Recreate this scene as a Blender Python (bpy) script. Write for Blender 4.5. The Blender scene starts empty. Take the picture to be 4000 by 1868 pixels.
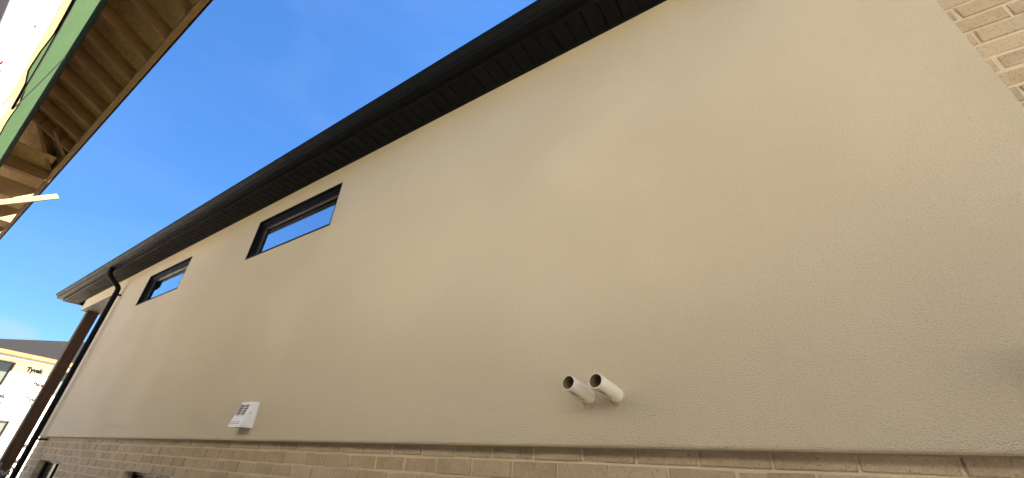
import bpy, bmesh, math, random
from mathutils import Vector, Matrix
random.seed(7)
scene = bpy.context.scene
rad = math.radians
CZ = 1.6                                     # eye height; heights below are given relative to the eye and lifted by CZ

# ------------------------------------------------------------------ camera
cam_d = bpy.data.cameras.new("camera")
cam = bpy.data.objects.new("camera", cam_d)
scene.collection.objects.link(cam)
cam_d.sensor_width = 36.0
cam_d.lens = 14.116
cam_d.clip_start = 0.02
cam_d.clip_end = 2000
Rm = ((0.83745032, -0.23729852, -0.4923072), (0.5449024, 0.43166992, 0.71884801), (0.04193265, -0.87025887, 0.49080664))
M = Matrix([[Rm[i][0], -Rm[i][1], -Rm[i][2]] for i in range(3)]).to_4x4()
M.translation = Vector((0, -1.97, CZ))
cam.matrix_world = M
scene.camera = cam

# ------------------------------------------------------------------ sky and sun
SUN_AZ, SUN_EL = 58.0, 43.0                  # azimuth from +X towards +Y, elevation
world = bpy.data.worlds.new("World")
scene.world = world
world.use_nodes = True
wn = world.node_tree
sky = wn.nodes.new('ShaderNodeTexSky')
sky.sky_type = 'NISHITA'
sky.sun_disc = False
sky.sun_elevation = rad(SUN_EL)
sky.sun_rotation = rad(90 - SUN_AZ)
sky.air_density = 1.05
sky.dust_density = 0.0
sky.ozone_density = 10.0
bg = wn.nodes['Background']
bg.inputs[1].default_value = 0.05
# thin wisps of cloud, everywhere in the sky alike
tc = wn.nodes.new('ShaderNodeTexCoord')
mp = wn.nodes.new('ShaderNodeMapping')
mp.inputs['Scale'].default_value = (1.6, 1.6, 5.0)
mp.inputs['Rotation'].default_value = (0.3, 0.1, 0.8)
nz = wn.nodes.new('ShaderNodeTexNoise')
nz.inputs['Scale'].default_value = 1.7
nz.inputs['Detail'].default_value = 6
nz.inputs['Distortion'].default_value = 0.4
cr = wn.nodes.new('ShaderNodeMapRange')
cr.inputs['From Min'].default_value = 0.47
cr.inputs['From Max'].default_value = 0.85
cr.inputs['To Max'].default_value = 0.14
mx = wn.nodes.new('ShaderNodeMix')
mx.data_type = 'RGBA'
mx.inputs[7].default_value = (1.0, 1.35, 2.0, 1)
wn.links.new(tc.outputs['Generated'], mp.inputs[0])
wn.links.new(mp.outputs[0], nz.inputs['Vector'])
wn.links.new(nz.outputs[0], cr.inputs[0])
wn.links.new(cr.outputs[0], mx.inputs[0])
# even response over the whole sky: the brightest parts are held back, the hue is kept
bw = wn.nodes.new('ShaderNodeRGBToBW')
pw = wn.nodes.new('ShaderNodeMath')
pw.operation = 'POWER'
pw.inputs[1].default_value = -0.27
sc_ = wn.nodes.new('ShaderNodeVectorMath')
sc_.operation = 'SCALE'
wn.links.new(sky.outputs[0], bw.inputs[0])
wn.links.new(bw.outputs[0], pw.inputs[0])
wn.links.new(sky.outputs[0], sc_.inputs[0])
pm = wn.nodes.new('ShaderNodeMath')
pm.operation = 'MULTIPLY'
pm.inputs[1].default_value = 0.575
wn.links.new(pw.outputs[0], pm.inputs[0])
wn.links.new(pm.outputs[0], sc_.inputs['Scale'])
hs_ = wn.nodes.new('ShaderNodeHueSaturation')
hs_.inputs['Saturation'].default_value = 1.075
wn.links.new(sc_.outputs[0], hs_.inputs['Color'])
wn.links.new(hs_.outputs[0], mx.inputs[6])
# one small soft cloud low in the west
def wnode(kind, op=None, **kw):
    x = wn.nodes.new(kind)
    if op: x.operation = op
    for k, v in kw.items(): x.inputs[int(k[1:])].default_value = v
    return x
CD = Vector((-0.985, 0.078, 0.150)).normalized()
CU = CD.cross(Vector((0, 0, 1))).normalized(); CV = CU.cross(CD)
du = wnode('ShaderNodeVectorMath', 'DOT_PRODUCT', _1=CU)
dv = wnode('ShaderNodeVectorMath', 'DOT_PRODUCT', _1=CV)
dd = wnode('ShaderNodeVectorMath', 'DOT_PRODUCT', _1=CD)
for q in (du, dv, dd): wn.links.new(tc.outputs['Generated'], q.inputs[0])
au = wnode('ShaderNodeMath', 'DIVIDE', _1=0.050)
av = wnode('ShaderNodeMath', 'DIVIDE', _1=0.020)
wn.links.new(du.outputs['Value'], au.inputs[0]); wn.links.new(dv.outputs['Value'], av.inputs[0])
a2 = wnode('ShaderNodeMath', 'MULTIPLY'); v2 = wnode('ShaderNodeMath', 'MULTIPLY')
for m_, q in ((a2, au), (v2, av)): wn.links.new(q.outputs[0], m_.inputs[0]); wn.links.new(q.outputs[0], m_.inputs[1])
ad = wnode('ShaderNodeMath', 'ADD'); wn.links.new(a2.outputs[0], ad.inputs[0]); wn.links.new(v2.outputs[0], ad.inputs[1])
n2 = wn.nodes.new('ShaderNodeTexNoise'); n2.inputs['Scale'].default_value = 38; n2.inputs['Detail'].default_value = 5
wn.links.new(tc.outputs['Generated'], n2.inputs['Vector'])
n3 = wnode('ShaderNodeMath', 'MULTIPLY', _1=1.3); wn.links.new(n2.outputs[0], n3.inputs[0])
ad2 = wnode('ShaderNodeMath', 'ADD'); wn.links.new(ad.outputs[0], ad2.inputs[0]); wn.links.new(n3.outputs[0], ad2.inputs[1])
cm = wn.nodes.new('ShaderNodeMapRange'); cm.interpolation_type = 'SMOOTHSTEP'
for i_, v_ in ((1, 0.45), (2, 1.6), (3, 0.40), (4, 0.0)): cm.inputs[i_].default_value = v_
wn.links.new(ad2.outputs[0], cm.inputs[0])
fr = wnode('ShaderNodeMath', 'GREATER_THAN', _1=0.0); wn.links.new(dd.outputs['Value'], fr.inputs[0])
cf = wnode('ShaderNodeMath', 'MULTIPLY'); wn.links.new(cm.outputs[0], cf.inputs[0]); wn.links.new(fr.outputs[0], cf.inputs[1])
mx2 = wn.nodes.new('ShaderNodeMix'); mx2.data_type = 'RGBA'
mx2.inputs[7].default_value = (1.2, 1.42, 1.75, 1)
wn.links.new(cf.outputs[0], mx2.inputs[0]); wn.links.new(mx.outputs[2], mx2.inputs[6])
wn.links.new(mx2.outputs[2], bg.inputs[0])

sun_d = bpy.data.lights.new("sun", 'SUN')
sun_d.energy = 5.0
sun_d.angle = rad(0.53)
sun_d.color = (1.0, 0.91, 0.78)
sun = bpy.data.objects.new("sun", sun_d)
scene.collection.objects.link(sun)
sdir = Vector((math.cos(rad(SUN_AZ)) * math.cos(rad(SUN_EL)), math.sin(rad(SUN_AZ)) * math.cos(rad(SUN_EL)), math.sin(rad(SUN_EL))))
sun.rotation_euler = sdir.to_track_quat('Z', 'Y').to_euler()
sun.location = sdir * 40

scene.render.engine = 'CYCLES'
scene.view_settings.view_transform = 'Standard'
scene.view_settings.look = 'None'
scene.view_settings.exposure = 3.53
scene.view_settings.gamma = 1.0
scene.cycles.max_bounces = 10
scene.cycles.diffuse_bounces = 6

# ------------------------------------------------------------------ materials
MATS = {}

class NB:
    """small node-building helper"""
    def __init__(self, name, rough=0.8, spec=0.5):
        m = bpy.data.materials.new(name)
        m.use_nodes = True
        self.m, self.t = m, m.node_tree
        self.p = self.t.nodes['Principled BSDF']
        self.p.inputs['Roughness'].default_value = rough
        self.p.inputs['Specular IOR Level'].default_value = spec
        MATS[name] = m
    def n(self, kind, **kw):
        x = self.t.nodes.new(kind)
        for k, v in kw.items():
            if k in x.inputs: x.inputs[k].default_value = v
            else: setattr(x, k, v)
        return x
    def l(self, a, b): self.t.links.new(a, b)
    def obj(self, scale=(1, 1, 1), rot=(0, 0, 0), world=False):
        if world:
            g = self.n('ShaderNodeNewGeometry'); src = g.outputs['Position']
        else:
            c = self.n('ShaderNodeTexCoord'); src = c.outputs['Object']
        mpn = self.n('ShaderNodeMapping')
        mpn.inputs['Scale'].default_value = scale
        mpn.inputs['Rotation'].default_value = rot
        self.l(src, mpn.inputs[0])
        return mpn.outputs[0]
    def noise(self, vec, scale, detail=4, rough=0.55, dist=0.0):
        x = self.n('ShaderNodeTexNoise', Scale=scale, Detail=detail, Roughness=rough, Distortion=dist)
        self.l(vec, x.inputs['Vector'])
        return x.outputs[0]
    def rng(self, v, a, b, c=0.0, d=1.0):
        x = self.n('ShaderNodeMapRange')
        for i, q in enumerate((a, b, c, d)): x.inputs[i + 1].default_value = q
        self.l(v, x.inputs[0])
        return x.outputs[0]
    def mix(self, f, a, b, mode='MIX'):
        x = self.n('ShaderNodeMix', data_type='RGBA', blend_type=mode)
        for s, q in ((0, f), (6, a), (7, b)):
            if isinstance(q, (int, float)): x.inputs[s].default_value = q
            elif isinstance(q, tuple): x.inputs[s].default_value = (*q, 1)
            else: self.l(q, x.inputs[s])
        return x.outputs[2]
    def math(self, op, a, b=0.0):
        x = self.n('ShaderNodeMath', operation=op)
        for s, q in ((0, a), (1, b)):
            if isinstance(q, (int, float)): x.inputs[s].default_value = q
            else: self.l(q, x.inputs[s])
        return x.outputs[0]
    def col(self, c):
        if isinstance(c, tuple): self.p.inputs['Base Color'].default_value = (*c, 1)
        else: self.l(c, self.p.inputs['Base Color'])
    def bump(self, h, strength, dist):
        b = self.n('ShaderNodeBump', Strength=strength, Distance=dist)
        self.l(h, b.inputs['Height'])
        prev = self.p.inputs['Normal']
        if prev.is_linked: self.l(prev.links[0].from_socket, b.inputs['Normal'])
        self.l(b.outputs[0], prev)

def m_stucco():
    b = NB('stucco', 0.92, 0.25)
    v = b.obj(world=True)
    big = b.noise(v, 0.55, 3, 0.5, 0.6)
    band = b.noise(b.obj((0.5, 1, 1.6), world=True), 1.3, 3, 0.6, 0.4)
    fine = b.noise(v, 125, 3, 0.68)
    base = b.mix(b.rng(big, 0.35, 0.65), (0.765, 0.672, 0.485), (0.79, 0.70, 0.515))
    base = b.mix(b.rng(band, 0.4, 0.7, 0, 0.25), base, (0.735, 0.64, 0.46))
    base = b.mix(b.rng(fine, 0.34, 0.46, 0.28, 0.0), base, (0.38, 0.32, 0.22))
    b.col(base)
    worm = b.noise(b.obj((1.0, 1, 1.3), world=True), 150, 5, 0.6, 0.35)
    gr = b.noise(v, 190, 3, 0.6)
    h = b.math('ADD', b.rng(worm, 0.36, 0.66), b.math('MULTIPLY', gr, 0.5))
    amt = b.noise(v, 1.1, 2, 0.5)
    h = b.math('MULTIPLY', h, b.rng(amt, 0.3, 0.7, 0.8, 1.1))
    b.bump(h, 1.0, 0.0058)

def m_plain(name, col, rough=0.6, spec=0.5, var=0.12, scale=6.0, bump=0.0, bscale=80.0, metal=0.0):
    b = NB(name, rough, spec)
    v = b.obj(world=True)
    f = b.noise(v, scale, 5, 0.6)
    lo = tuple(c * (1 - var) for c in col)
    hi = tuple(min(1, c * (1 + var)) for c in col)
    b.col(b.mix(b.rng(f, 0.3, 0.7), lo, hi))
    b.p.inputs['Metallic'].default_value = metal
    r = b.noise(v, scale * 2.3, 4, 0.6)
    b.l(b.rng(r, 0.3, 0.7, max(0.03, rough - 0.08), min(1, rough + 0.08)), b.p.inputs['Roughness'])
    if bump:
        b.bump(b.noise(v, bscale, 4, 0.6), 0.6, bump)
    return b

def m_brick():
    b = NB('brick', 0.93, 0.2)
    oi = b.n('ShaderNodeObjectInfo')
    ge = b.n('ShaderNodeNewGeometry')
    rnd = b.math('FRACT', b.math('ADD', oi.outputs['Random'], ge.outputs['Random Per Island']))
    ramp = b.n('ShaderNodeValToRGB')
    e = ramp.color_ramp.elements
    e[0].position = 0.0; e[0].color = (0.38, 0.305, 0.20, 1)
    e[1].position = 1.0; e[1].color = (0.48, 0.395, 0.27, 1)
    for pos, c in ((0.25, (0.45, 0.36, 0.24)), (0.5, (0.37, 0.30, 0.205)), (0.75, (0.45, 0.37, 0.255))):
        q = e.new(pos); q.color = (*c, 1)
    b.l(rnd, ramp.inputs[0])
    v = b.obj(world=True)
    blot = b.noise(v, 9, 5, 0.65, 0.5)
    c = b.mix(b.rng(blot, 0.42, 0.68, 0, 0.55), ramp.outputs[0], (0.52, 0.43, 0.30))
    spots = b.noise(v, 120, 3, 0.7)
    c = b.mix(b.rng(spots, 0.30, 0.42, 0.75, 0.0), c, (0.16, 0.11, 0.065))
    spots2 = b.noise(v, 60, 4, 0.7)
    c = b.mix(b.rng(spots2, 0.60, 0.72, 0.0, 0.5), c, (0.58, 0.50, 0.38))
    b.col(c)
    h = b.math('ADD', b.noise(v, 45, 5, 0.7, 0.6), b.math('MULTIPLY', spots, 0.8))
    b.bump(h, 0.9, 0.006)

def m_mortar():
    b = NB('mortar', 0.95, 0.15)
    v = b.obj(world=True)
    c = b.mix(b.rng(b.noise(v, 14, 5), 0.3, 0.7), (0.55, 0.46, 0.33), (0.62, 0.525, 0.385))
    c = b.mix(b.rng(b.noise(v, 160, 2), 0.3, 0.45, 0.4, 0), c, (0.3, 0.24, 0.16))
    b.col(c)
    b.bump(b.noise(v, 130, 4, 0.7), 0.7, 0.003)

def m_osb():
    b = NB('oriented_strand_board', 0.85, 0.25)
    v = b.obj((1, 1, 1), world=True)
    vo = b.n('ShaderNodeTexVoronoi', Scale=26.0)
    st = b.obj((1.0, 2.4, 2.4), (0, 0, 0.4), world=True)
    b.l(st, vo.inputs['Vector'])
    hs = b.n('ShaderNodeSeparateColor')
    b.l(vo.outputs['Color'], hs.inputs[0])
    c = b.mix(hs.outputs[0], (0.32, 0.21, 0.078), (0.48, 0.325, 0.135))
    c = b.mix(b.rng(b.noise(v, 60, 4), 0.28, 0.42, 0.8, 0), c, (0.14, 0.08, 0.035))
    c = b.mix(b.rng(b.noise(v, 2.0, 3), 0.35, 0.7, 0, 0.4), c, (0.22, 0.155, 0.085))
    b.col(c)
    b.bump(b.noise(v, 70, 4), 0.5, 0.004)

def m_wood(name, lo, hi, knots=True, axis=0, rough=0.75):
    b = NB(name, rough, 0.3)
    sc = [14, 14, 14]; sc[axis] = 1.0
    v = b.obj(tuple(sc))
    g = b.noise(v, 3.0, 6, 0.6, 0.8)
    c = b.mix(b.rng(g, 0.3, 0.7), lo, hi)
    if knots:
        k = b.n('ShaderNodeTexVoronoi', Scale=4.0)
        b.l(b.obj(), k.inputs['Vector'])
        c = b.mix(b.rng(k.outputs['Distance'], 0.03, 0.09, 0.8, 0.0), c, tuple(q * 0.3 for q in lo))
    b.col(c)
    b.bump(g, 0.4, 0.002)

def m_glass():
    # sealed double glazing with a reflective coating over a dark room
    b = NB('coated_glass', 0.02, 0.5)
    b.p.inputs['Base Color'].default_value = (0.62, 0.66, 0.72, 1)
    b.p.inputs['Metallic'].default_value = 1.0
    v = b.obj(world=True)
    b.bump(b.noise(v, 1.2, 2), 0.03, 0.02)

def m_dark_glass():
    b = NB('dark_glass', 0.15, 0.04)
    v = b.obj(world=True)
    b.col(b.mix(b.rng(b.noise(v, 2, 3), 0.3, 0.7), (0.004, 0.004, 0.005), (0.012, 0.012, 0.013)))

def m_shingle():
    b = NB('asphalt_shingle', 0.95, 0.06)
    v = b.obj((1, 1, 1), world=True)
    c = b.mix(b.rng(b.noise(v, 90, 3), 0.35, 0.65), (0.005, 0.005, 0.0055), (0.014, 0.0135, 0.0135))
    b.col(c)
    b.bump(b.noise(v, 60, 4), 0.8, 0.01)

def m_green():
    b = NB('green_membrane', 0.8, 0.2)
    v = b.obj(world=True)
    c = b.mix(b.rng(b.noise(v, 5, 5), 0.3, 0.7), (0.0085, 0.024, 0.004), (0.012, 0.032, 0.0055))
    st = b.noise(b.obj((1.2, 1, 9), (0, 0.25, 0), world=True), 4, 6, 0.7, 1.0)
    c = b.mix(b.rng(st, 0.60, 0.74, 0, 0.75), c, (0.012, 0.032, 0.016))
    c = b.mix(b.rng(b.noise(v, 240, 2), 0.3, 0.45, 0.4, 0), c, (0.04, 0.09, 0.04))
    b.col(c)
    b.bump(b.noise(v, 40, 4), 0.4, 0.004)

def m_wrap():
    b = NB('grey_wall_wrap', 0.75, 0.3)
    v = b.obj(world=True)
    c = b.mix(b.rng(b.noise(v, 2.5, 5, 0.6, 0.8), 0.3, 0.7), (0.50, 0.485, 0.46), (0.56, 0.545, 0.52))
    scuff = b.noise(b.obj((1.0, 1, 5), (0, 0.6, 0), world=True), 5, 6, 0.7, 1.5)
    c = b.mix(b.rng(scuff, 0.68, 0.8, 0, 0.6), c, (0.72, 0.70, 0.66))
    b.col(c)
    b.bump(b.noise(b.obj((1, 1, 3), (0, 0.7, 0), world=True), 3, 3), 0.35, 0.03)

def m_membrane():
    b = NB('grey_membrane', 0.8, 0.15)
    v = b.obj(world=True)
    c = b.mix(b.rng(b.noise(v, 2.5, 5, 0.6, 0.8), 0.3, 0.7), (0.46, 0.45, 0.435), (0.53, 0.52, 0.505))
    sc = b.noise(b.obj((1.0, 1, 5), (0, 0.6, 0), world=True), 5, 6, 0.7, 1.5)
    c = b.mix(b.rng(sc, 0.66, 0.8, 0, 0.6), c, (0.62, 0.60, 0.57))
    sd = b.noise(b.obj((4, 1, 0.6), (0, -0.5, 0), world=True), 6, 5, 0.7, 1.0)
    c = b.mix(b.rng(sd, 0.66, 0.78, 0, 0.5), c, (0.30, 0.29, 0.275))
    b.col(c)
    b.bump(b.noise(b.obj((1, 1, 3), (0, 0.7, 0), world=True), 3, 3), 0.3, 0.03)

def m_foam():
    b = NB('yellow_sheathing', 0.85, 0.25)
    v = b.obj(world=True)
    c = b.mix(b.rng(b.noise(v, 6, 5, 0.6, 0.6), 0.3, 0.7), (0.12, 0.088, 0.038), (0.16, 0.118, 0.055))
    c = b.mix(b.rng(b.noise(b.obj((1, 1, 6), (0, 0.3, 0), world=True), 5, 5, 0.7), 0.6, 0.75, 0, 0.6), c, (0.085, 0.055, 0.02))
    b.col(c)
    b.bump(b.noise(v, 25, 4), 0.4, 0.004)

def m_pipe():
    b = NB('pipe_plastic', 0.45, 0.5)
    v = b.obj()
    c = b.mix(b.rng(b.noise(v, 12, 4), 0.3, 0.7), (0.74, 0.69, 0.555), (0.79, 0.74, 0.60))
    # smudged ink line printed along the underside
    sx = b.n('ShaderNodeSeparateXYZ'); b.l(v, sx.inputs[0])
    ang = b.math('ARCTAN2', sx.outputs[2], sx.outputs[0])
    line = b.math('LESS_THAN', b.math('ABSOLUTE', b.math('ADD', ang, 1.75)), 0.13)
    dash = b.math('GREATER_THAN', b.noise(b.obj((6, 160, 6)), 1.0, 2), 0.52)
    span = b.math('MULTIPLY', b.math('GREATER_THAN', sx.outputs[1], 0.05), b.math('LESS_THAN', sx.outputs[1], 0.155))
    ink = b.math('MULTIPLY', b.math('MULTIPLY', line, dash), span)
    b.col(b.mix(b.math('MULTIPLY', ink, 0.85), c, (0.03, 0.03, 0.035)))

def m_ground():
    b = NB('dry_gravelly_soil', 0.95, 0.2)
    v = b.obj(world=True)
    c = b.mix(b.rng(b.noise(v, 0.6, 6, 0.6), 0.3, 0.7), (0.36, 0.305, 0.225), (0.45, 0.39, 0.30))
    c = b.mix(b.rng(b.noise(v, 30, 4, 0.7), 0.35, 0.6), c, (0.38, 0.33, 0.255), 'MIX')
    b.col(c)
    b.bump(b.noise(v, 18, 6, 0.7), 0.9, 0.03)

m_stucco(); m_brick(); m_mortar(); m_osb(); m_glass(); m_dark_glass(); m_shingle(); m_green(); m_wrap(); m_membrane(); m_foam(); m_pipe(); m_ground()
m_plain('black_aluminium', (0.0045, 0.0045, 0.0048), 0.62, 0.14, 0.15)
m_plain('black_soffit_metal', (0.005, 0.005, 0.005), 0.72, 0.10, 0.15)
m_plain('black_vinyl', (0.006, 0.006, 0.0065), 0.45, 0.2, 0.1)
m_plain('matt_black', (0.005, 0.005, 0.0055), 0.6, 0.15)
m_plain('bronze_spacer', (0.07, 0.055, 0.04), 0.4)
m_plain('white_plastic', (0.78, 0.77, 0.76), 0.4, 0.5, 0.03)
m_plain('dark_hole', (0.008, 0.008, 0.008), 0.9, 0.1)
m_plain('screw_steel', (0.10, 0.095, 0.09), 0.4, 0.5, 0.1, metal=0.8)
m_plain('pipe_bore_shadow', (0.20, 0.16, 0.095), 0.7, 0.3)  # darkened pipe colour; the shadow inside the bore is painted in
m_plain('tan_sealant', (0.52, 0.40, 0.27), 0.7, 0.3, 0.2, 30, 0.004, 60)
m_plain('drip_trim', (0.42, 0.35, 0.25), 0.8, 0.3, 0.12)
m_plain('tar', (0.006, 0.0065, 0.007), 0.85, 0.1, 0.2)
m_plain('red_cap', (0.10, 0.008, 0.005), 0.5)
m_plain('pale_crease', (0.30, 0.28, 0.25), 0.8, 0.15)
m_plain('house_wrap', (0.58, 0.54, 0.46), 0.7, 0.3, 0.03)
m_plain('print_grey', (0.008, 0.007, 0.007), 0.8, 0.2, 0.1)
m_plain('print_pale', (0.02, 0.015, 0.01), 0.8, 0.2, 0.1)
m_plain('brown_frame', (0.035, 0.026, 0.022), 0.6)
m_plain('pale_glass', (0.06, 0.068, 0.056), 0.06, 0.6, 0.15, 0.7)
m_plain('bounce_gravel', (0.60, 0.545, 0.45), 0.95, 0.2, 0.12, 40, 0.02, 60)
m_plain('shadow_grey', (0.09, 0.088, 0.085), 0.7, 0.2)
m_plain('dark_cable', (0.03, 0.03, 0.032), 0.6)
m_plain('concrete', (0.36, 0.34, 0.31), 0.9, 0.2, 0.12, 4, 0.004, 40)
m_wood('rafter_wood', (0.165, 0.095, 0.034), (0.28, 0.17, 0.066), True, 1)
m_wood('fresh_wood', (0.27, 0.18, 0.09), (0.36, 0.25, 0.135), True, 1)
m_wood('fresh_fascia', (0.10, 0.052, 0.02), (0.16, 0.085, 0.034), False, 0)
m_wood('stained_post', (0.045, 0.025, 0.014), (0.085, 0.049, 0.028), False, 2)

# ------------------------------------------------------------------ mesh helpers
def link(o, parent=None):
    scene.collection.objects.link(o)
    if parent is not None: o.parent = parent
    return o

def obj(name, bm, mat, parent=None, smooth=False, origin=None):
    me = bpy.data.meshes.new(name)
    if origin is not None:
        bmesh.ops.translate(bm, verts=bm.verts, vec=-Vector(origin))
    bmesh.ops.recalc_face_normals(bm, faces=bm.faces)
    bm.to_mesh(me); bm.free()
    mats = mat if isinstance(mat, (list, tuple)) else [mat]
    for q in mats: me.materials.append(MATS[q])
    if smooth:
        for p in me.polygons: p.use_smooth = True
    o = bpy.data.objects.new(name, me)
    if origin is not None: o.location = origin
    return link(o, parent)

def share(name, mesh, parent, loc=(0, 0, 0), rot=(0, 0, 0), scale=(1, 1, 1)):
    o = bpy.data.objects.new(name, mesh)
    o.location = loc; o.rotation_euler = rot; o.scale = scale
    return link(o, parent)

def tag(o, label, cat=None, group=None, kind=None):
    o['label'] = label
    if cat: o['category'] = cat
    if group: o['group'] = group
    if kind: o['kind'] = kind
    return o

def empty(name, loc=(0, 0, 0)):
    o = bpy.data.objects.new(name, None)
    o.location = loc
    return link(o)

def box(bm, x0, x1, y0, y1, z0, z1, bevel=0.0, mi=0):
    r = bmesh.ops.create_cube(bm, size=1.0)
    vs = r['verts']
    for v in vs:
        v.co = Vector((x0 + (v.co.x + .5) * (x1 - x0), y0 + (v.co.y + .5) * (y1 - y0), z0 + (v.co.z + .5) * (z1 - z0)))
    fs = {f for v in vs for f in v.link_faces}
    for f in fs: f.material_index = mi
    if bevel:
        es = list({e for v in vs for e in v.link_edges})
        bmesh.ops.bevel(bm, geom=es, offset=bevel, segments=1, affect='EDGES')
    return vs

def box_obj(name, dims, mat, parent=None, bevel=0.0):
    bm = bmesh.new()
    box(bm, *dims, bevel=bevel)
    return obj(name, bm, mat, parent)

def prism(bm, profile, x0, x1, closed=True, caps=True):
    """extrude a (y, z) profile along X"""
    a = [bm.verts.new((x0, y, z)) for y, z in profile]
    b = [bm.verts.new((x1, y, z)) for y, z in profile]
    n = len(profile)
    for i in range(n if closed else n - 1):
        j = (i + 1) % n
        bm.faces.new((a[i], a[j], b[j], b[i]))
    if closed and caps:
        bm.faces.new(a); bm.faces.new(list(reversed(b)))

def tube(bm, pts, r, seg=12, cap=True, rx=None):
    """round tube along points"""
    pts = [Vector(p) for p in pts]
    rings = []
    up0 = Vector((1, 0, 0))
    for i, p in enumerate(pts):
        d = (pts[min(i + 1, len(pts) - 1)] - pts[max(i - 1, 0)]).normalized()
        u = up0 - d * up0.dot(d)
        if u.length < 1e-3: u = Vector((0, 0, 1)) - d * d.z
        u.normalize(); w = d.cross(u)
        rings.append([bm.verts.new(p + u * math.cos(2 * math.pi * k / seg) * (rx or r) + w * math.sin(2 * math.pi * k / seg) * r) for k in range(seg)])
    for a, b in zip(rings, rings[1:]):
        for k in range(seg):
            bm.faces.new((a[k], a[(k + 1) % seg], b[(k + 1) % seg], b[k]))
    if cap:
        bm.faces.new(list(reversed(rings[0]))); bm.faces.new(rings[-1])

# ------------------------------------------------------------------ ground
bm = bmesh.new()
N = 40
def gz(x, y):
    d = math.hypot(x, y)
    return (0.05 * math.sin(x * 0.7 + 1) * math.cos(y * 0.9)) * min(1, d / 6) - 0.02
ax = [math.copysign(abs(t) ** 3 * 400, t) for t in [i / N * 2 - 1 for i in range(N + 1)]]
g = [[bm.verts.new((x, y, gz(x, y))) for x in ax] for y in ax]
for i in range(N):
    for j in range(N):
        bm.faces.new((g[i][j], g[i][j + 1], g[i + 1][j + 1], g[i + 1][j]))
gr = obj('ground', bm, 'dry_gravelly_soil', smooth=True)
tag(gr, 'bare dry soil of the building plots', kind='structure')

bm = bmesh.new()                             # unseen pale stone strip, added to bounce light onto the lower wall
nx_, ny_ = 60, 8
g = [[bm.verts.new((-11 + 18 * i / nx_, -2.2 + 2.26 * j / ny_ + (.05 * math.sin(i * 1.7) if j in (0,) else 0), gz(-11 + 18 * i / nx_, -2.2 + 2.26 * j / ny_) + .035 + .012 * math.sin(i * 2.3 + j) )) for i in range(nx_ + 1)] for j in range(ny_ + 1)]
for j in range(ny_):
    for i in range(nx_):
        bm.faces.new((g[j][i], g[j][i + 1], g[j + 1][i + 1], g[j + 1][i]))
tag(obj('bounce_strip', bm, 'bounce_gravel', smooth=True), 'unseen pale stone strip added to bounce light onto the wall', kind='structure')

# ------------------------------------------------------------------ the stucco house
# wall face is the plane y = 0; the wall runs along X
XL, XR, XE = -11.15, 1.012, 6.5              # far corner, stucco end, near end of the house
BY = 0.07                                    # brick face, set back from the stucco face
SB, ST = CZ + 0.103, CZ + 3.008              # stucco bottom, soffit
house = empty('stucco_house', (0, 0, 0))
tag(house, 'cream stucco house wall over tan brick, with black soffit, gutter and slim windows', 'house')

WIN = [(-5.515, -3.73, CZ + 2.165, CZ + 2.745), (-9.285, -7.57, CZ + 2.158, CZ + 2.727)]
# stucco sheet with its window openings
bm = bmesh.new()
xs = sorted({XL, XR, *[w[0] for w in WIN], *[w[1] for w in WIN]})
zs = sorted({SB, ST + 0.03, *[w[2] for w in WIN], *[w[3] for w in WIN]})
def in_win(x, z): return any(a < x < b and c < z < d for a, b, c, d in WIN)
vd = {}
def vert(x, y, z):
    k = (round(x, 4), round(y, 4), round(z, 4))
    if k not in vd: vd[k] = bm.verts.new((x, y, z))
    return vd[k]
for i in range(len(xs) - 1):
    for j in range(len(zs) - 1):
        xa, xb, za, zb = xs[i], xs[i + 1], zs[j], zs[j + 1]
        if in_win((xa + xb) / 2, (za + zb) / 2): continue
        bm.faces.new((vert(xa, 0, za), vert(xb, 0, za), vert(xb, 0, zb), vert(xa, 0, zb)))
ext = bmesh.ops.extrude_face_region(bm, geom=bm.faces[:])
bmesh.ops.translate(bm, verts=[q for q in ext['geom'] if isinstance(q, bmesh.types.BMVert)], vec=(0, 0.085, 0))
sw = obj('stucco_wall', bm, 'stucco', house)
# slightly rounded, hand-trowelled lower edge with a drip bead behind it
bm = bmesh.new()
prof = [(0.001, SB + 0.004), (0.003, SB - 0.006), (0.010, SB - 0.012), (0.022, SB - 0.0145), (0.022, SB + 0.002)]
prism(bm, [(y, z) for y, z in prof], XL, XR)
obj('stucco_edge', bm, 'stucco', house)
bm = bmesh.new()
prism(bm, [(0.024, SB - 0.003), (0.024, SB - 0.012), (BY + 0.01, SB - 0.020), (BY + 0.01, SB - 0.003)], XL, XR)
obj('drip_trim', bm, 'drip_trim', house)

# rest of the shell, behind the faces
box_obj('house_core', (XL + 0.02, XE - .02, 0.20, 9.8, 0.0, ST + 0.1), 'dark_hole', house)

box_obj('end_wall', (XE - .018, XE, BY + .1, 9.8, 0.0, ST + 0.1), 'mortar', house)
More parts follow.
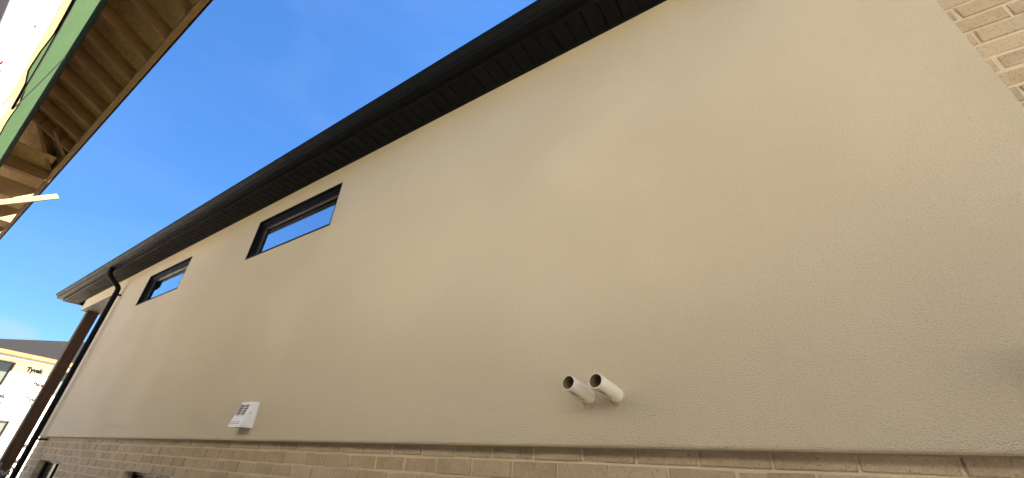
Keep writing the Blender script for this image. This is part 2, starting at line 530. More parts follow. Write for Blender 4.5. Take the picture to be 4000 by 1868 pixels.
# windows -----------------------------------------------------------
def slim_window(x0, x1, z0, z1):
    w = empty('window'); w.parent = house
    t = 0.012
    bm = bmesh.new()                         # black metal lining of the opening
    e = 0.0012
    box(bm, x0 + e, x0 + t, -0.002, 0.11, z0 + e, z1 - e)
    box(bm, x1 - t, x1 - e, -0.002, 0.11, z0 + e, z1 - e)
    box(bm, x0 + t, x1 - t, -0.002, 0.11, z1 - t, z1 - e)
    box(bm, x0 + t, x1 - t, -0.006, 0.11, z0 + e, z0 + t + 0.008)
    obj('lining', bm, 'matt_black', w)
    def ring(bm, a, b, c, d, wd, wb, ya, yb):
        box(bm, a, a + wd, ya, yb, c, d); box(bm, b - wd, b, ya, yb, c, d)
        box(bm, a + wd, b - wd, ya, yb, d - wd, d); box(bm, a + wd, b - wd, ya, yb, c, c + wb)
    a, b, c, d = x0 + t + .001, x1 - t - .001, z0 + t + .009, z1 - t - .001
    bm = bmesh.new()                         # fixed frame
    ring(bm, a, b, c, d, 0.045, 0.026, 0.036, 0.105)
    obj('frame', bm, 'black_vinyl', w)
    bm = bmesh.new()
    ring(bm, a + .046, b - .046, c + .027, d - .046, 0.032, 0.024, 0.048, 0.105)
    obj('sash', bm, 'black_vinyl', w)
    bm = bmesh.new()
    ring(bm, a + .079, b - .079, c + .052, d - .079, 0.010, 0.007, 0.060, 0.105)
    obj('glazing_bead', bm, 'bronze_spacer', w)
    box_obj('pane', (a + .086, b - .086, 0.072, 0.094, c + .056, d - .086), 'coated_glass', w)
    return w
w = slim_window(*WIN[0]); w['label'] = 'wide slim black window, the one nearer the middle of the wall'
w = slim_window(*WIN[1]); w['label'] = 'smaller looking slim black window near the downspout'

# brick ---------------------------------------------------------------
BL, BH, JT = 0.257, 0.079, 0.010
PX, PZ = BL + JT, BH + JT
BW = [(-10.43, -9.23, CZ - 1.25, CZ - 0.222), (-6.62, -5.39, CZ - 1.25, CZ - 0.222)]   # low windows
JZ = CZ + 0.024                              # a bed joint (centre) under the first course
def jz(k): return JZ + k * PZ
brick_wall = None
bm = bmesh.new()
MY = BY + 0.0055
xs = sorted({XL + .004, XE - .004, *[q[0] for q in BW], *[q[1] for q in BW]})
zs = sorted({0.0, SB - .004, *[q[2] for q in BW], *[q[3] for q in BW]})
vd = {}
for i in range(len(xs) - 1):
    for j in range(len(zs) - 1):
        xm, zm = (xs[i] + xs[i + 1]) / 2, (zs[j] + zs[j + 1]) / 2
        if any(a < xm < b and c < zm < d for a, b, c, d in BW): continue
        bm.faces.new((vert(xs[i], MY, zs[j]), vert(xs[i + 1], MY, zs[j]), vert(xs[i + 1], MY, zs[j + 1]), vert(xs[i], MY, zs[j + 1])))
zs2 = (SB - .004, ST + 0.03)
bm.faces.new((vert(XR - 0.15, MY, zs2[0]), vert(XE - .004, MY, zs2[0]), vert(XE - .004, MY, zs2[1]), vert(XR - 0.15, MY, zs2[1])))
ext = bmesh.ops.extrude_face_region(bm, geom=bm.faces[:])
bmesh.ops.translate(bm, verts=[q for q in ext['geom'] if isinstance(q, bmesh.types.BMVert)], vec=(0, 0.11, 0))
brick_wall = obj('brick_wall', bm, 'mortar', house)

def brick_mesh(i):
    rr = random.Random(i)
    bm = bmesh.new()
    vs = box(bm, -BL / 2, BL / 2, 0, 0.088, -BH / 2, BH / 2)
    for v in bm.verts:
        v.co += Vector((rr.uniform(-.0025, .0025), rr.uniform(-.0015, .0015), rr.uniform(-.002, .002)))
    front = [e for e in bm.edges if all(v.co.y < 0.02 for v in e.verts)]
    bmesh.ops.bevel(bm, geom=front, offset=0.0045, segments=2, affect='EDGES')
    me = bpy.data.meshes.new('brick')
    bmesh.ops.recalc_face_normals(bm, faces=bm.faces)
    bm.to_mesh(me); bm.free()
    me.materials.append(MATS['brick'])
    return me
BM = [brick_mesh(i) for i in range(6)]
cells = []                                   # (x0, x1, z) of every brick
PH1, PH0 = -0.489 * 0 + (-0.6620), 0.0       # head joint phase of the course under the stucco
def course(k, xa, xb, holes):
    z = jz(k) + PZ / 2
    ph = PH1 + (0 if k % 2 == 0 else PX / 2)
    i0 = math.floor((xa - ph) / PX)
    x = ph + i0 * PX
    segs = [(xa, xb)]
    for a, b, c, d in holes:
        if c < z < d:
            ns = []
            for p, q in segs:
                if b <= p or a >= q: ns.append((p, q)); continue
                if a > p: ns.append((p, a))
                if b < q: ns.append((b, q))
            segs = ns
    while x < xb:
        for p, q in segs:
            a, b = max(x + JT / 2, p + (0.0 if x + JT / 2 > p else 0.0)), min(x + PX - JT / 2, q)
            if b - a > 0.03: cells.append((a, b, z))
        x += PX
for k in range(-18, 1): course(k, XL + .004, XE - .004, BW)
k = 1
while jz(k) + PZ < ST + 0.02:
    course(k, XR - 0.12, XE - .004, []); k += 1
# the pieces that show largest in the photograph become objects of their own
Minv = M.inverted()
def screen(p):
    q = Minv @ Vector(p)
    if q.z > -0.05: return None
    f = 14.116 / 36 * 4000
    return 2000 + f * q.x / -q.z, 934 - f * q.y / -q.z
def size_px(c):
    a, b = screen((c[0], BY, c[2])), screen((c[1], BY, c[2]))
    if not a or not b: return -1
    d = screen(((c[0] + c[1]) / 2, BY, c[2] + BH / 2)); e2 = screen(((c[0] + c[1]) / 2, BY, c[2] - BH / 2))
    if max(a[0], b[0]) < -10 or min(a[0], b[0]) > 4010 or min(a[1], b[1], d[1], e2[1]) > 1875 or max(a[1], b[1], d[1], e2[1]) < -10: return -1
    if c[0] < XR - 0.06 and c[2] > SB: return -1
    return abs(b[0] - a[0]) * abs(d[1] - e2[1])
ranked = sorted(((size_px(c), i) for i, c in enumerate(cells)), reverse=True)
own = {i for s, i in ranked[:298] if s > 0}
rr = random.Random(3)
for i in sorted(own):
    a, b, z = cells[i]
    share('brick', BM[rr.randrange(6)], brick_wall, ((a + b) / 2 + rr.uniform(-.001, .001), BY + rr.uniform(-.0025, .0025), z + rr.uniform(-.001, .001)),
          (rr.uniform(-.012, .012), rr.uniform(-.004, .004) + (math.pi if rr.random() < .5 else 0), rr.uniform(-.007, .007)), ((b - a) / BL, 1, 1))
bm = bmesh.new()
for i, (a, b, z) in enumerate(cells):
    if i in own: continue
    s = BM[rr.randrange(6)]
    n0 = len(bm.verts)
    bm.from_mesh(s)
    bm.verts.ensure_lookup_table()
    dy = rr.uniform(-.0025, .0025)
    for v in bm.verts[n0:]:
        v.co = Vector((v.co.x * (b - a) / BL + (a + b) / 2, v.co.y + BY + dy, v.co.z + z))
rest = obj('further_bricks', bm, 'brick', brick_wall)
rest['kind'] = 'stuff'

def low_window(x0, x1, z0, z1):
    w = empty('basement_window'); w.parent = house
    bm = bmesh.new()
    ya, yb = BY + 0.085, BY + 0.135
    t = 0.05
    box(bm, x0, x0 + t, ya, yb, z0, z1); box(bm, x1 - t, x1, ya, yb, z0, z1)
    box(bm, x0 + t, x1 - t, ya, yb, z1 - t, z1); box(bm, x0 + t, x1 - t, ya, yb, z0, z0 + t)
    xm = x0 + (x1 - x0) * 0.52
    box(bm, xm - .02, xm + .02, ya + .003, yb, z0 + t, z1 - t)
    obj('frame', bm, 'black_vinyl', w)
    box_obj('pane', (x0 + t, xm - .02, ya + .02, ya + .03, z0 + t, z1 - t), 'dark_glass', w)
    box_obj('pane', (xm + .02, x1 - t, ya + .02, ya + .03, z0 + t, z1 - t), 'dark_glass', w)
    bm = bmesh.new()
    prism(bm, [(BY - .03, z0 + .0), (BY - .03, z0 - .05), (BY + .14, z0 - .05), (BY + .14, z0 + .012)], x0 - .0, x1 + .0)
    obj('sill', bm, 'brick', w)
    return w
low_window(*BW[0])['label'] = 'dark low window in the brick beside the downspout'
low_window(*BW[1])['label'] = 'dark low window in the brick at the bottom edge, left of the vent hood'

# soffit, fascia and gutter --------------------------------------------
XG0, XG1 = -14.38, XE + 0.4                  # gutter ends
SZ = CZ + 3.010                              # soffit underside
GY = -0.258
soffit = None
bm = bmesh.new()                             # J channel against the wall and frieze lip at the front
prism(bm, [(-0.001, SZ + .02), (-0.001, SZ - .012), (-0.006, SZ - .012), (-0.022, SZ - .006), (-0.022, SZ - .001), (-0.006, SZ + .004), (-0.006, SZ + .02)], XG0 + .17, XG1 - .05)
prism(bm, [(GY + .012, SZ + .02), (GY + .012, SZ - .004), (GY, SZ - .004), (GY, SZ + .02)], XG0 + .17, XG1 - .05)
soffit = obj('soffit', bm, 'black_soffit_metal', house)
def soffit_mesh():
    bm = bmesh.new()
    pw = 0.26
    ya, yb = GY + 0.013, -0.0075
    # section across X: two flat lands with V grooves, thin sheet
    pr = [(-pw / 2, .010), (-pw / 2 + .004, .0), (-.011, .0), (-.006, .009), (.006, .009), (.011, .0), (pw / 2 - .012, .0), (pw / 2 - .008, .010), (pw / 2 - .0006, .010)]
    lo = [[bm.verts.new((x, y, z)) for x, z in pr] for y in (ya, yb)]
    up = [[bm.verts.new((x, y, z + .004)) for x, z in pr] for y in (ya, yb)]
    for i in range(len(pr) - 1):
        bm.faces.new((lo[0][i], lo[0][i + 1], lo[1][i + 1], lo[1][i]))
        bm.faces.new((up[0][i], up[1][i], up[1][i + 1], up[0][i + 1]))
        for s in (0, 1):
            bm.faces.new((lo[s][i], lo[s][i + 1], up[s][i + 1], up[s][i]))
    bmesh.ops.recalc_face_normals(bm, faces=bm.faces)
    me = bpy.data.meshes.new('soffit_panel'); bm.to_mesh(me); bm.free()
    me.materials.append(MATS['black_soffit_metal'])
    return me
SM = soffit_mesh()
x = -14.2 + 0.13
while x < XG1 - .2:
    share('soffit_panel', SM, soffit, (x, 0, SZ + rr.uniform(-.0006, .0006)), (rr.uniform(-.004, .004), rr.uniform(-.003, .003), 0))
    x += 0.2605
box_obj('fascia', (XG0 + .14, XG1 - .02, GY - .016, GY - .001, SZ - .006, SZ + .19), 'black_aluminium', house)
bm = bmesh.new()                             # K-style gutter
gp = [(-.0005, .175), (-.0005, .052), (-.004, .046), (-.080, .046), (-.087, .050), (-.090, .062), (-.091, .078), (-.097, .092), (-.112, .107), (-.127, .117), (-.137, .127), (-.141, .138), (-.141, .158), (-.135, .166), (-.118, .166), (-.118, .160)]
inn = [(-.131, .160), (-.136, .154), (-.136, .139), (-.133, .130), (-.124, .121), (-.109, .111), (-.093, .095), (-.087, .079), (-.085, .063), (-.079, .051), (-.006, .051), (-.005, .175)]
G0 = GY - .017
prism(bm, [(G0 + y, SZ + z) for y, z in gp + inn], XG0, XG1)
gut = obj('gutter', bm, 'black_aluminium', house)
for xx, nm in ((XG0 - .001, 'end_cap'), (XG1 - .004, 'end_cap')):
    bm = bmesh.new()
    prism(bm, [(G0 + y * 1.01, SZ + z) for y, z in gp[:14]], xx, xx + .005)
    obj(nm, bm, 'black_aluminium', gut)
for sx in (-11.9, -8.1, -4.3, -0.4):         # lapped seams of the gutter
    bm = bmesh.new()
    op = [(G0 + y * 1.012 - .0004, SZ + z - .0009) for y, z in gp[1:14]]
    prism(bm, op, sx, sx + .03, closed=False)
    obj('seam_lap', bm, 'black_aluminium', gut)
bm = bmesh.new()                             # roof above
rz = SZ + .19
prism(bm, [(GY - .10, rz + .0), (GY - .10, rz - .012), (GY - .02, rz - .012), (4.9, rz + 2.05), (4.9, rz + 2.10)], XG0 + .1, XG1 - .04)
prism(bm, [(10.2, rz - .05), (10.2, rz - .06), (4.902, rz + 2.05), (4.902, rz + 2.10)], XG0 + .1, XG1 - .04)
obj('roof', bm, 'asphalt_shingle', house)
# far end of the eave: closing board and porch under the roof
bm = bmesh.new()
prism(bm, [(GY, SZ - .005), (GY, SZ + .18), (3.0, SZ + 1.42), (9.0, SZ + .15), (9.0, SZ - .005)], XG0 + .12, XG0 + .165)
obj('end_fascia', bm, 'black_aluminium', house)
box_obj('porch_ceiling', (XG0 + .17, XL, 0.40, 9.0, SZ - .02, SZ - .005), 'black_soffit_metal', house)
bm = bmesh.new()
box(bm, -13.49, XL - .002, 0.002, 0.39, CZ + 2.735, SZ - .001)
beam_o = obj('porch_beam', bm, 'stucco', house)
box_obj('beam_shadow_sheet', (-13.485, XL - .004, 0.006, 0.386, CZ + 2.727, CZ + 2.7345), 'shadow_grey', beam_o)  # dark sheet added; the beam's shaded underside is put into its colour
bm = bmesh.new()
box(bm, -13.47, -13.27, 0.10, 0.30, 0.12, CZ + 2.726, bevel=.008)
post = obj('porch_post', bm, 'stained_post', house)
post['label'] = 'dark stained timber porch post'
box_obj('post_footing', (-13.52, -13.22, 0.05, 0.35, -.1, 0.12), 'concrete', house, .01)
box_obj('porch_slab', (XG0 - .3, XL - .002, -.15, 9.0, -.2, 0.10), 'concrete', house, .01)
bm = bmesh.new()
box(bm, XL + .003, XL + .1, BY + .1, 9.8, 0.0, ST + .1)
obj('end_wall', bm, 'mortar', house)

# downspout ------------------------------------------------------------
DX = -10.62
pts = [(DX, -.325, SZ + .05), (DX, -.325, SZ - .02), (DX, -.322, SZ - .055), (DX, -.306, SZ - .095), (DX, -.275, SZ - .130), (DX, -.20, SZ - .195), (DX, -.125, SZ - .255), (DX, -.100, SZ - .285), (DX, -.088, SZ - .325), (DX, -.085, SZ - .37), (DX, -.085, 0.25), (DX, -.088, 0.20), (DX, -.115, 0.13), (DX, -.26, 0.05)]
bm = bmesh.new()
tube(bm, pts, 0.041, 14, True, rx=0.041)
ds = obj('downspout', bm, 'black_aluminium', house, smooth=True)
for z in (SZ - .40, CZ + 0.07):
    bm = bmesh.new()
    tube(bm, [(DX, -.085, z), (DX, -.085, z - .035)], 0.0435, 14, True)
    box(bm, DX - .025, DX + .025, -.05, (.0 if z > SB else BY + .002), z - .033, z - .002)
    obj('strap', bm, 'black_aluminium', ds)
for z in (SZ - .05, SZ - .30):               # elbow joints
    bm = bmesh.new()
    yy = -.323 if z > SZ - .1 else -.093
    tube(bm, [(DX, yy, z + .012), (DX, yy, z - .012)], 0.0445, 14, True)
    obj('elbow_joint', bm, 'black_aluminium', ds)

# ------------------------------------------------------------------ fixtures on the wall
vent = empty('vent_hood', (-4.08, 0, CZ + 0.187))
tag(vent, 'white plastic louvred vent hood on the stucco just above the brick', 'vent hood')
hx0, hx1, hz0, hz1 = -0.110, 0.105, 0.0, 0.208
db, dt = -0.105, -0.050                      # depth at the bottom and at the top
def fy(z): return db + (dt - db) * (z - hz0) / (hz1 - hz0)
bm = bmesh.new()
fx0, fx1 = hx0 + .012, hx1 - .022
LZ0, LZ1 = 0.095, 0.196
def quad(a, b, c, d): bm.faces.new([bm.verts.new(p) for p in (a, b, c, d)])
def front(xa, xb, za, zb): quad((xa, fy(za), za), (xb, fy(za), za), (xb, fy(zb), zb), (xa, fy(zb), zb))
front(fx0, fx1, hz0, LZ0); front(fx0, fx1, LZ1, hz1)
front(fx0, fx0 + .012, LZ0, LZ1); front(fx1 - .010, fx1, LZ0, LZ1)
xm = (fx0 + fx1) / 2
front(xm - .004, xm + .004, LZ0, LZ1)
quad((fx1, fy(hz0), hz0), (hx1, -.004, hz0), (hx1, -.004, hz1), (fx1, fy(hz1), hz1))
quad((hx0, -.004, hz0), (fx0, fy(hz0), hz0), (fx0, fy(hz1), hz1), (hx0, -.004, hz1))
quad((hx0, -.004, hz1), (fx0, fy(hz1), hz1), (fx1, fy(hz1), hz1), (hx1, -.004, hz1))
bmesh.ops.remove_doubles(bm, verts=bm.verts, dist=1e-5)
bmesh.ops.recalc_face_normals(bm, faces=bm.faces)
ext = bmesh.ops.solidify(bm, geom=bm.faces[:], thickness=0.003)
hood = obj('hood', bm, 'white_plastic', vent)
for k in range(7):                           # louvre slats
    z = LZ0 + .008 + k * (LZ1 - LZ0) / 7
    bm = bmesh.new()
    for xa, xb in ((fx0 + .012, xm - .004), (xm + .004, fx1 - .010)):
        y = fy(z)
        q = [bm.verts.new(p) for p in ((xa, y + .001, z), (xb, y + .001, z), (xb, y + .005, z + .0015), (xa, y + .005, z + .0015))]
        bm.faces.new(q)
        r = [bm.verts.new(p) for p in ((xa, y + .001, z - .0042), (xb, y + .001, z - .0042), (xb, y + .005, z - .0005), (xa, y + .005, z - .0005))]
        bm.faces.new(r)
        bm.faces.new((q[0], q[1], r[1], r[0]))
    obj('louvre_slat', bm, 'white_plastic', vent)
bm = bmesh.new()
quad((fx0 + .004, fy(LZ0) + .0075, LZ0 - .004), (fx1 - .004, fy(LZ0) + .0075, LZ0 - .004), (fx1 - .004, fy(LZ1) + .0075, LZ1 + .004), (fx0 + .004, fy(LZ1) + .0075, LZ1 + .004))
obj('screen', bm, 'dark_hole', vent)  # dark sheet behind the slots; the hood's inner shadow is put into its colour
for z in (0.026, 0.040):                     # ribs moulded in the lower face
    bm = bmesh.new()
    box(bm, fx0 + .016, fx1 - .012, fy(z) - .0032, fy(z) - .001, z - .0015, z + .0015)
    obj('groove', bm, 'screw_steel', vent)
bm = bmesh.new()
tube(bm, [(hx1 - .003 - .0, -.052, .118), (hx1 - .007, -.050, .118)], .0045, 8)
sc = obj('screw', bm, 'screw_steel', vent)
sc.location = (0.0, 0, 0)
bm = bmesh.new()
box(bm, hx0 - .004, hx1 + .010, -.0045, 0.0, hz0 + .004, hz1 + .002)
obj('back_plate', bm, 'white_plastic', vent)
for o in vent.children: pass

def pipe(base, tip, label):
    base, tip = Vector(base), Vector(tip)
    p = empty('vent_pipe', base)
    tag(p, label, 'pipe', 'pair of plastic vent pipes')
    d = tip - base
    L = d.length
    bm = bmesh.new()
    R, r, seg = 0.0355, 0.0312, 28
    def ring(rad_, y): return [bm.verts.new((rad_ * math.cos(2 * math.pi * k / seg), y, rad_ * math.sin(2 * math.pi * k / seg))) for k in range(seg)]
    rings = [ring(R, -.05), ring(R, L - .001), ring(R - .0009, L), ring(r + .0009, L), ring(r, L - .001), ring(r, -.049)]
    for a, b in zip(rings, rings[1:]):
        for k in range(seg): bm.faces.new((a[k], a[(k + 1) % seg], b[(k + 1) % seg], b[k]))
    bm.faces.new(rings[-1])
    bm.faces.ensure_lookup_table()
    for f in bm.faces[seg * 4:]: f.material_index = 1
    t = obj('tube', bm, ['pipe_plastic', 'pipe_bore_shadow'], p, smooth=True)
    t.rotation_euler = d.to_track_quat('Y', 'Z').to_euler()
    bm = bmesh.new()                         # sealant around the pipe where it leaves the wall
    rs = random.Random(len(label))
    ra = []
    for rad_, y in ((R + .0055, -.0005), (R + .003, -.005), (R - .001, -.008)):
        ra.append([bm.verts.new((rad_ * (1 + (.10 * rs.random() if rad_ > R + .005 else 0)) * math.cos(2 * math.pi * k / 20), y,
                                 rad_ * (1 + (.30 if math.sin(2 * math.pi * k / 20) < -.3 and rad_ > R + .005 else 0)) * math.sin(2 * math.pi * k / 20))) for k in range(20)])
    for a, b in zip(ra, ra[1:]):
        for k in range(20): bm.faces.new((a[k], a[(k + 1) % 20], b[(k + 1) % 20], b[k]))
    obj('sealant', bm, 'tan_sealant', p, smooth=True)
    return p
pipe((-0.842, 0, CZ + .312), (-0.868, -.180, CZ + .350), 'left one of the two cream plastic pipes sticking out of the stucco')
pipe((-0.702, 0, CZ + .314), (-0.732, -.180, CZ + .350), 'right one of the two cream plastic pipes sticking out of the stucco')

# unseen fixture, guessed and added past the right edge for the soft darkening there
fixt = empty('added_fixture', (0.715, 0, CZ + 0.30))
fixt.scale = (.6, .6, .6)
tag(fixt, 'unseen dark fixture added just past the right edge to darken the stucco', 'added fixture')
bm = bmesh.new()
tube(bm, [(0, 0, 0), (0, -.016, 0)], .062, 24)
obj('back_plate', bm, 'matt_black', fixt)
bm = bmesh.new()
box(bm, -.02, .02, -.07, -.014, -.014, .014, bevel=.003)
obj('arm', bm, 'matt_black', fixt)
bm = bmesh.new()
tube(bm, [(0, -.105, -.115), (0, -.105, -.105), (0, -.105, .105), (0, -.105, .115)], .046, 24)
obj('fixture_drum', bm, 'matt_black', fixt)

# ------------------------------------------------------------------ the unfinished house opposite
NY = -2.237                                  # its wall face
NXR, NXC = 2.0, -7.45                        # near end, far corner
FZ = CZ + 3.02                               # underside of the fascia board
unf = empty('unfinished_house', (0, NY, 0))
tag(unf, 'unfinished house overhead at left with green membrane, open rafters and bare eave', 'house')
unf.location = (0, 0, 0)
SL = 0.45
def rb(y): return FZ + 0.035 + SL * (-1.853 - y)        # rafter underside
box_obj('wall', (NXC, NXR, -10.0, NY, 0.0, CZ + 2.95), 'grey_wall_wrap', unf)
def strip(name, top, low, mat, d, n=90, xa=NXC, xb=NXR):
    """an uneven band lying on the wall: top(x), low(x) relative to the eye; d = how proud"""
    bm = bmesh.new()
    a, b, c, e = [], [], [], []
    for i in range(n + 1):
        x = xa + (xb - xa) * i / n
        t, l = CZ + top(x), CZ + low(x)
        a.append(bm.verts.new((x, NY + d, t))); b.append(bm.verts.new((x, NY + d, l))); c.append(bm.verts.new((x, NY - .001, l))); e.append(bm.verts.new((x, NY - .001, t)))
    for i in range(n):
        bm.faces.new((a[i], a[i + 1], b[i + 1], b[i])); bm.faces.new((b[i], b[i + 1], c[i + 1], c[i])); bm.faces.new((a[i], e[i], e[i + 1], a[i + 1]))
    return obj(name, bm, mat, unf)
def wob(x, s, a): return a * (math.sin(x * 3.1 * s + 1.3) + .6 * math.sin(x * 7.7 * s + .4) + .35 * math.sin(x * 17 * s))
def wrap_low(x):                             # torn upper edge of the grey wrap, falling away at the far end
    z = 1.725 + wob(x, 1, .008)
    if x < -3.12: z -= 0.40 * min(1, (-3.12 - x) / 0.9)
    return z
strip('grey_membrane', lambda x: 1.80, lambda x: 0.95, 'grey_membrane', .002, 40, -3.70, -1.25)
strip('sheathing_band', lambda x: 2.06, wrap_low, 'yellow_sheathing', .004)
def tar_z(x): return 1.885 + wob(x, .8, .005)
def lerp(x, pts):
    for (xa, a), (xb, b) in zip(pts, pts[1:]):
        if xb <= x <= xa: return a + (b - a) * (xa - x) / (xa - xb)
    return pts[0][1] if x > pts[0][0] else pts[-1][1]
GL = [(-2.80, 1.885), (-2.90, 1.80), (-3.05, 1.775), (-3.3, 1.84), (-3.45, 1.89), (-3.7, 1.95), (-3.95, 2.02), (-4.1, 1.96), (-4.4, 1.95), (-5.2, 2.0), (-6.2, 1.93), (-7.4, 1.96)]
strip('green_membrane', lambda x: 2.94, lambda x: lerp(x, GL) + wob(x, 2.2, .006), 'green_membrane', .010, 160)
strip('tar_line', lambda x: tar_z(x) + .006 + .020 * max(0, math.sin((x + 3.65) * 3.0)) * (1 if x < -2.6 else .2) + .004 * math.sin(x * 31), lambda x: tar_z(x) - .006, 'tar', .014, 90, -3.80, -2.3)
bm = bmesh.new()
tube(bm, [(-3.80, NY + .0125, CZ + 1.90), (-3.85, NY + .0125, CZ + 2.03), (-3.92, NY + .0125, CZ + 2.18), (-3.97, NY + .0125, CZ + 2.34), (-4.03, NY + .0125, CZ + 2.56)], .0035, 6)
obj('crack', bm, 'tar', unf)
# fasteners, a crease and a loose flap on the wrap
for x, z, q in ((-2.336, 1.324, 1.0), (-2.458, 1.35, .8), (-2.28, 1.513, .7)):
    bm = bmesh.new()
    bmesh.ops.create_cone(bm, cap_ends=True, segments=14, radius1=.018 * q, radius2=.013 * q, depth=.006, matrix=Matrix.Translation((x, NY + .003, CZ + z)) @ Matrix.Rotation(rad(-90), 4, 'X'))
    cap = obj('fastener_cap', bm, 'red_cap', unf)
    bm = bmesh.new()
    tube(bm, [(x + .002, NY + .004, CZ + z), (x + .002, NY + .014, CZ + z)], .0045 * q, 8)
    obj('nail_head', bm, 'white_plastic', cap)
bm = bmesh.new()
tube(bm, [(-2.345, NY + .002, CZ + 1.346), (-2.343, NY + .003, CZ + 1.46), (-2.385, NY + .003, CZ + 1.58), (-2.43, NY + .002, CZ + 1.70)], .0045, 6)
obj('crease', bm, 'pale_crease', unf)
bm = bmesh.new()
box(bm, -3.60, -3.36, NY + .006, NY + .012, CZ + 1.62, CZ + 1.72)
obj('loose_flap', bm, 'house_wrap', unf)

# roof deck over the eave and the rest of the roof
bm = bmesh.new()
RD = 0.135                                   # rafter depth
def deck(y): return rb(y) + RD
prism(bm, [(-1.80, deck(-1.80)), (-1.80, deck(-1.80) + .014), (-6.2, deck(-6.2) + .014), (-6.2, deck(-6.2))], -11.6, NXR + .4)
prism(bm, [(-10.6, deck(-1.80)), (-10.6, deck(-1.80) + .014), (-6.201, deck(-6.2) + .014), (-6.201, deck(-6.2))], -11.6, NXR + .4)
obj('roof_deck', bm, 'oriented_strand_board', unf)
bm = bmesh.new()
prism(bm, [(-1.786, deck(-1.80) - .004), (-1.786, deck(-1.80) + .024), (-6.2, deck(-6.2) + .030), (-6.2, deck(-6.2) + .0145), (-1.801, deck(-1.801) + .0145), (-1.801, deck(-1.80) - .004)], -11.62, NXR + .42)
obj('roofing_felt', bm, 'asphalt_shingle', unf)
def rafter_mesh():
    bm = bmesh.new()
    a, b = -2.9, -1.855
    w2 = .019
    for s in (0, 1): pass
    lo = [(a, rb(a) - CZ), (b, rb(b) - CZ)]
    v = []
    for xx in (-w2, w2):
        v.append([bm.verts.new((xx, y, z)) for y, z in (lo[0], lo[1], (b, lo[1][1] + RD - .001), (a, lo[0][1] + RD - .001))])
    for i in range(4):
        j = (i + 1) % 4
        bm.faces.new((v[0][i], v[0][j], v[1][j], v[1][i]))
    bm.faces.new(v[0]); bm.faces.new(v[1])
    bmesh.ops.recalc_face_normals(bm, faces=bm.faces)
    me = bpy.data.meshes.new('rafter'); bm.to_mesh(me); bm.free()
    me.materials.append(MATS['rafter_wood'])
    return me
RMs = rafter_mesh()
for i in range(-14, 9):
    share('rafter', RMs, unf, (-3.385 - .4025 * i + rr.uniform(-.008, .008), 0, CZ), (0, 0, rr.uniform(-.01, .01)))
# board ends of the eave: fascia board, two lengths with a joint
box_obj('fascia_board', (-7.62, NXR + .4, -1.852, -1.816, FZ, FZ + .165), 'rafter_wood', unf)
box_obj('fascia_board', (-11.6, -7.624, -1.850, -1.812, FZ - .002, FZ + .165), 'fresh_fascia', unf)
# hip framing and blocking at the corner
def beam(name, p, q, w, h, mat, parent):
    p, q = Vector(p), Vector(q)
    d = (q - p); L = d.length
    bm = bmesh.new()
    box(bm, -w / 2, w / 2, 0, L, -h / 2, h / 2, bevel=.003)
    o = obj(name, bm, mat, parent)
    o.location = p
    o.rotation_euler = d.to_track_quat('Y', 'Z').to_euler()
    return o
beam('hip_rafter', (-6.55, -2.20, rb(-2.20) + .065), (-7.36, -1.875, rb(-1.875) + .065), .038, .13, 'rafter_wood', unf)
beam('jack_rafter', (-6.45, -2.05, rb(-2.05) + .05), (-6.76, -1.865, rb(-1.865) + .05), .038, .10, 'rafter_wood', unf)
box_obj('corner_panel', (-7.44, -7.0, -2.30, -1.90, FZ + .085, FZ + .095), 'oriented_strand_board', unf)
beam('blocking', (-7.50, -2.50, FZ + .03), (-7.50, -1.856, FZ + .03), .09, .17, 'rafter_wood', unf)
# far bay: level lookouts that hang below the fascia and catch the sun
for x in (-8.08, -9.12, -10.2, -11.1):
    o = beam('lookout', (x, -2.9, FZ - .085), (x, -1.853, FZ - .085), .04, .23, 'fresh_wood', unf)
beam('porch_plate', (-7.5, -2.98, FZ - .10), (-11.5, -2.98, FZ - .10), .14, .24, 'rafter_wood', unf)
beam('porch_post', (-11.4, -2.98, 0), (-11.4, -2.98, FZ - .22), .14, .14, 'rafter_wood', unf)
beam('porch_post', (-8.90, -2.52, 0), (-8.90, -2.52, FZ - .20), .12, .12, 'rafter_wood', unf)

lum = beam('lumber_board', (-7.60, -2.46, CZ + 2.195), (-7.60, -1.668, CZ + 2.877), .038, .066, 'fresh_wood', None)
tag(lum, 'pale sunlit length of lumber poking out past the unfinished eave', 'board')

# ------------------------------------------------------------------ the wrapped house in the distance
th = rad(26)
Q = Vector((-math.sin(th), math.cos(th), 0)); NNv = Vector((Q.y, -Q.x, 0)); P0 = Vector((-28, 0, CZ))
far = empty('wrapped_house', P0)
far.rotation_euler = (0, 0, math.atan2(Q.y, Q.x))         # local x = along the facade, local -y = outwards
tag(far, 'distant unfinished house clad in white printed house wrap under a dark roof', 'house')
FE = 3.24                                    # eave height over the eye
FW = [(0.15, 1.36, 2.06, 3.04), (3.34, 4.55, 2.02, 3.04), (1.2, 2.40, -0.10, 0.80), (5.6, 6.8, 2.02, 3.04), (4.6, 5.8, -.1, .8)]
bm = bmesh.new()
xs = sorted({-5.0, 9.0, *[q[0] for q in FW], *[q[1] for q in FW]})
zs = sorted({-CZ, FE, *[q[2] for q in FW], *[q[3] for q in FW]})
vd = {}
for i in range(len(xs) - 1):
    for j in range(len(zs) - 1):
        xm, zm = (xs[i] + xs[i + 1]) / 2, (zs[j] + zs[j + 1]) / 2
        if any(a < xm < b and c < zm < d for a, b, c, d in FW): continue
        bm.faces.new((vert(xs[i], 0, zs[j]), vert(xs[i + 1], 0, zs[j]), vert(xs[i + 1], 0, zs[j + 1]), vert(xs[i], 0, zs[j + 1])))
ext = bmesh.ops.extrude_face_region(bm, geom=bm.faces[:])
bmesh.ops.translate(bm, verts=[q for q in ext['geom'] if isinstance(q, bmesh.types.BMVert)], vec=(0, 0.14, 0))
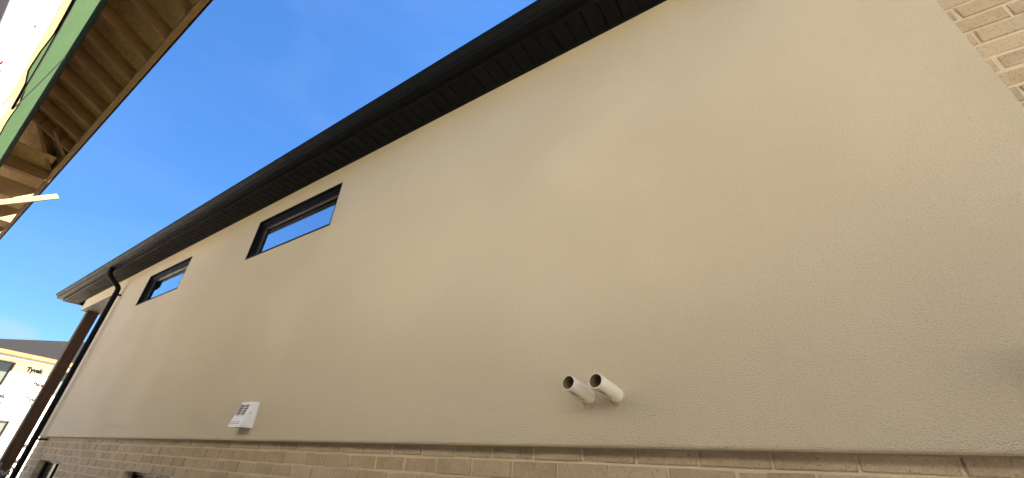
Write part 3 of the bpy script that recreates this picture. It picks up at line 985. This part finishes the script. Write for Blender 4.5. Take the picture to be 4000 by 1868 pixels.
obj('wall', bm, 'house_wrap', far)
box_obj('core', (-4.95, 8.95, 0.3, 9.0, -CZ, FE), 'house_wrap', far)
box_obj('wrap_seam', (-5.0, 9.0, -.004, -.001, 1.075, 1.09), 'print_pale', far)
for a, b, c, d in FW:
    w = empty('window'); w.parent = far
    bm = bmesh.new()
    t = .055
    box(bm, a, a + t, -.03, .10, c, d); box(bm, b - t, b, -.03, .10, c, d)
    box(bm, a + t, b - t, -.03, .10, d - t, d); box(bm, a + t, b - t, -.03, .10, c, c + t)
    if b < 2: pass
    obj('frame', bm, 'brown_frame', w)
    box_obj('pane', (a + t, b - t, .03, .05, c + t, d - t), 'pale_glass', w)
# roof: the slope facing the viewer rises to a ridge that runs off at an angle
bm = bmesh.new()
ev = FE + .17
up = lambda s, b: (s, b, ev + .42 * (b + .5))
r0, r1 = (-8.0, .0), (9.6, 5.2)
pa = [(-5.6, -.5, ev), (9.6, -.5, ev), (9.6, 5.85, ev + .42 * 6.35), (-1.0, -.19, ev + .42 * .31), (-5.6, -.45, ev + .42 * .05)]
va = [bm.verts.new(p) for p in pa]
vb = [bm.verts.new((p[0], p[1], p[2] - .05)) for p in pa]
bm.faces.new(va); bm.faces.new(list(reversed(vb)))
for i in range(5):
    j = (i + 1) % 5
    bm.faces.new((va[i], vb[i], vb[j], va[j]))
obj('roof', bm, 'asphalt_shingle', far)
box_obj('fascia', (-5.6, 9.6, -.54, -.501, ev - .15, ev + .01), 'fresh_fascia', far)
box_obj('soffit', (-5.6, 9.6, -.50, -.002, ev - .14, ev - .12), 'rafter_wood', far)

def printed(text, s, z, h, mat, bold=0.0):
    c = bpy.data.curves.new('wrap_print', 'FONT')
    c.body = text; c.size = h / 0.70; c.offset = bold; c.resolution_u = 2
    tmp = bpy.data.objects.new('wrap_print', c)
    scene.collection.objects.link(tmp)
    bpy.context.view_layer.update()
    me = bpy.data.meshes.new_from_object(tmp.evaluated_get(bpy.context.evaluated_depsgraph_get()))
    bpy.data.objects.remove(tmp)
    me.materials.clear(); me.materials.append(MATS[mat])
    o = bpy.data.objects.new('wrap_print', me)
    o.rotation_euler = (rad(90), 0, 0)
    o.location = (s, -.005, z)
    return link(o, far)
def clear(s0, s1, z):                         # keep the print off the windows
    return not any(a - .02 < s1 and b + .02 > s0 and c - .1 < z < d + .02 for a, b, c, d in FW)
for k in range(-4, 6):
    rows = [('t', 1.87 + 1.36 * k, 2.80), ('p', 1.10 + 1.33 * k, 2.26), ('t', 1.08 + 1.36 * k, 1.62), ('t', 2.26 + 1.36 * k - 1.36, .55),
            ('p', 2.92 + 1.33 * k, -.22), ('t', 2.97 + 1.36 * k, -.83)]
    for kind, s, z in rows:
        if not (-4.6 < s < 7.8): continue
        if kind == 't':
            if not clear(s, s + .72, z): continue
            printed('Tyvek', s, z, .18, 'print_grey', .014)
            printed('HomeWrap', s - .02, z - .22, .10, 'print_pale', .007)
        else:
            if not clear(s + .25, s + .85, z): continue
            printed('Penner', s, z, .165, 'print_grey', .016)
            box_obj('print_rule', (s, s + .86, -.006, -.004, z - .05, z - .037), 'print_grey', far)
            printed('Building Centre', s + .02, z - .16, .075, 'print_pale')

# slack cable ends near the ground by the porch
bm = bmesh.new()
for k in range(3):
    pts = []
    for i in range(26):
        t = i / 25
        pts.append((-13.1 + 1.6 * t + .05 * math.sin(9 * t + k), 0.02 + .03 * k, CZ - .43 + .07 * math.sin(7 * t + 1.7 * k) - .10 * k * t + .03 * math.sin(23 * t)))
    tube(bm, pts, .009, 6)
cb = obj('loose_cable', bm, 'dark_cable')
tag(cb, 'tangle of thin dark cable in the bottom left corner by the downspout', 'cable')
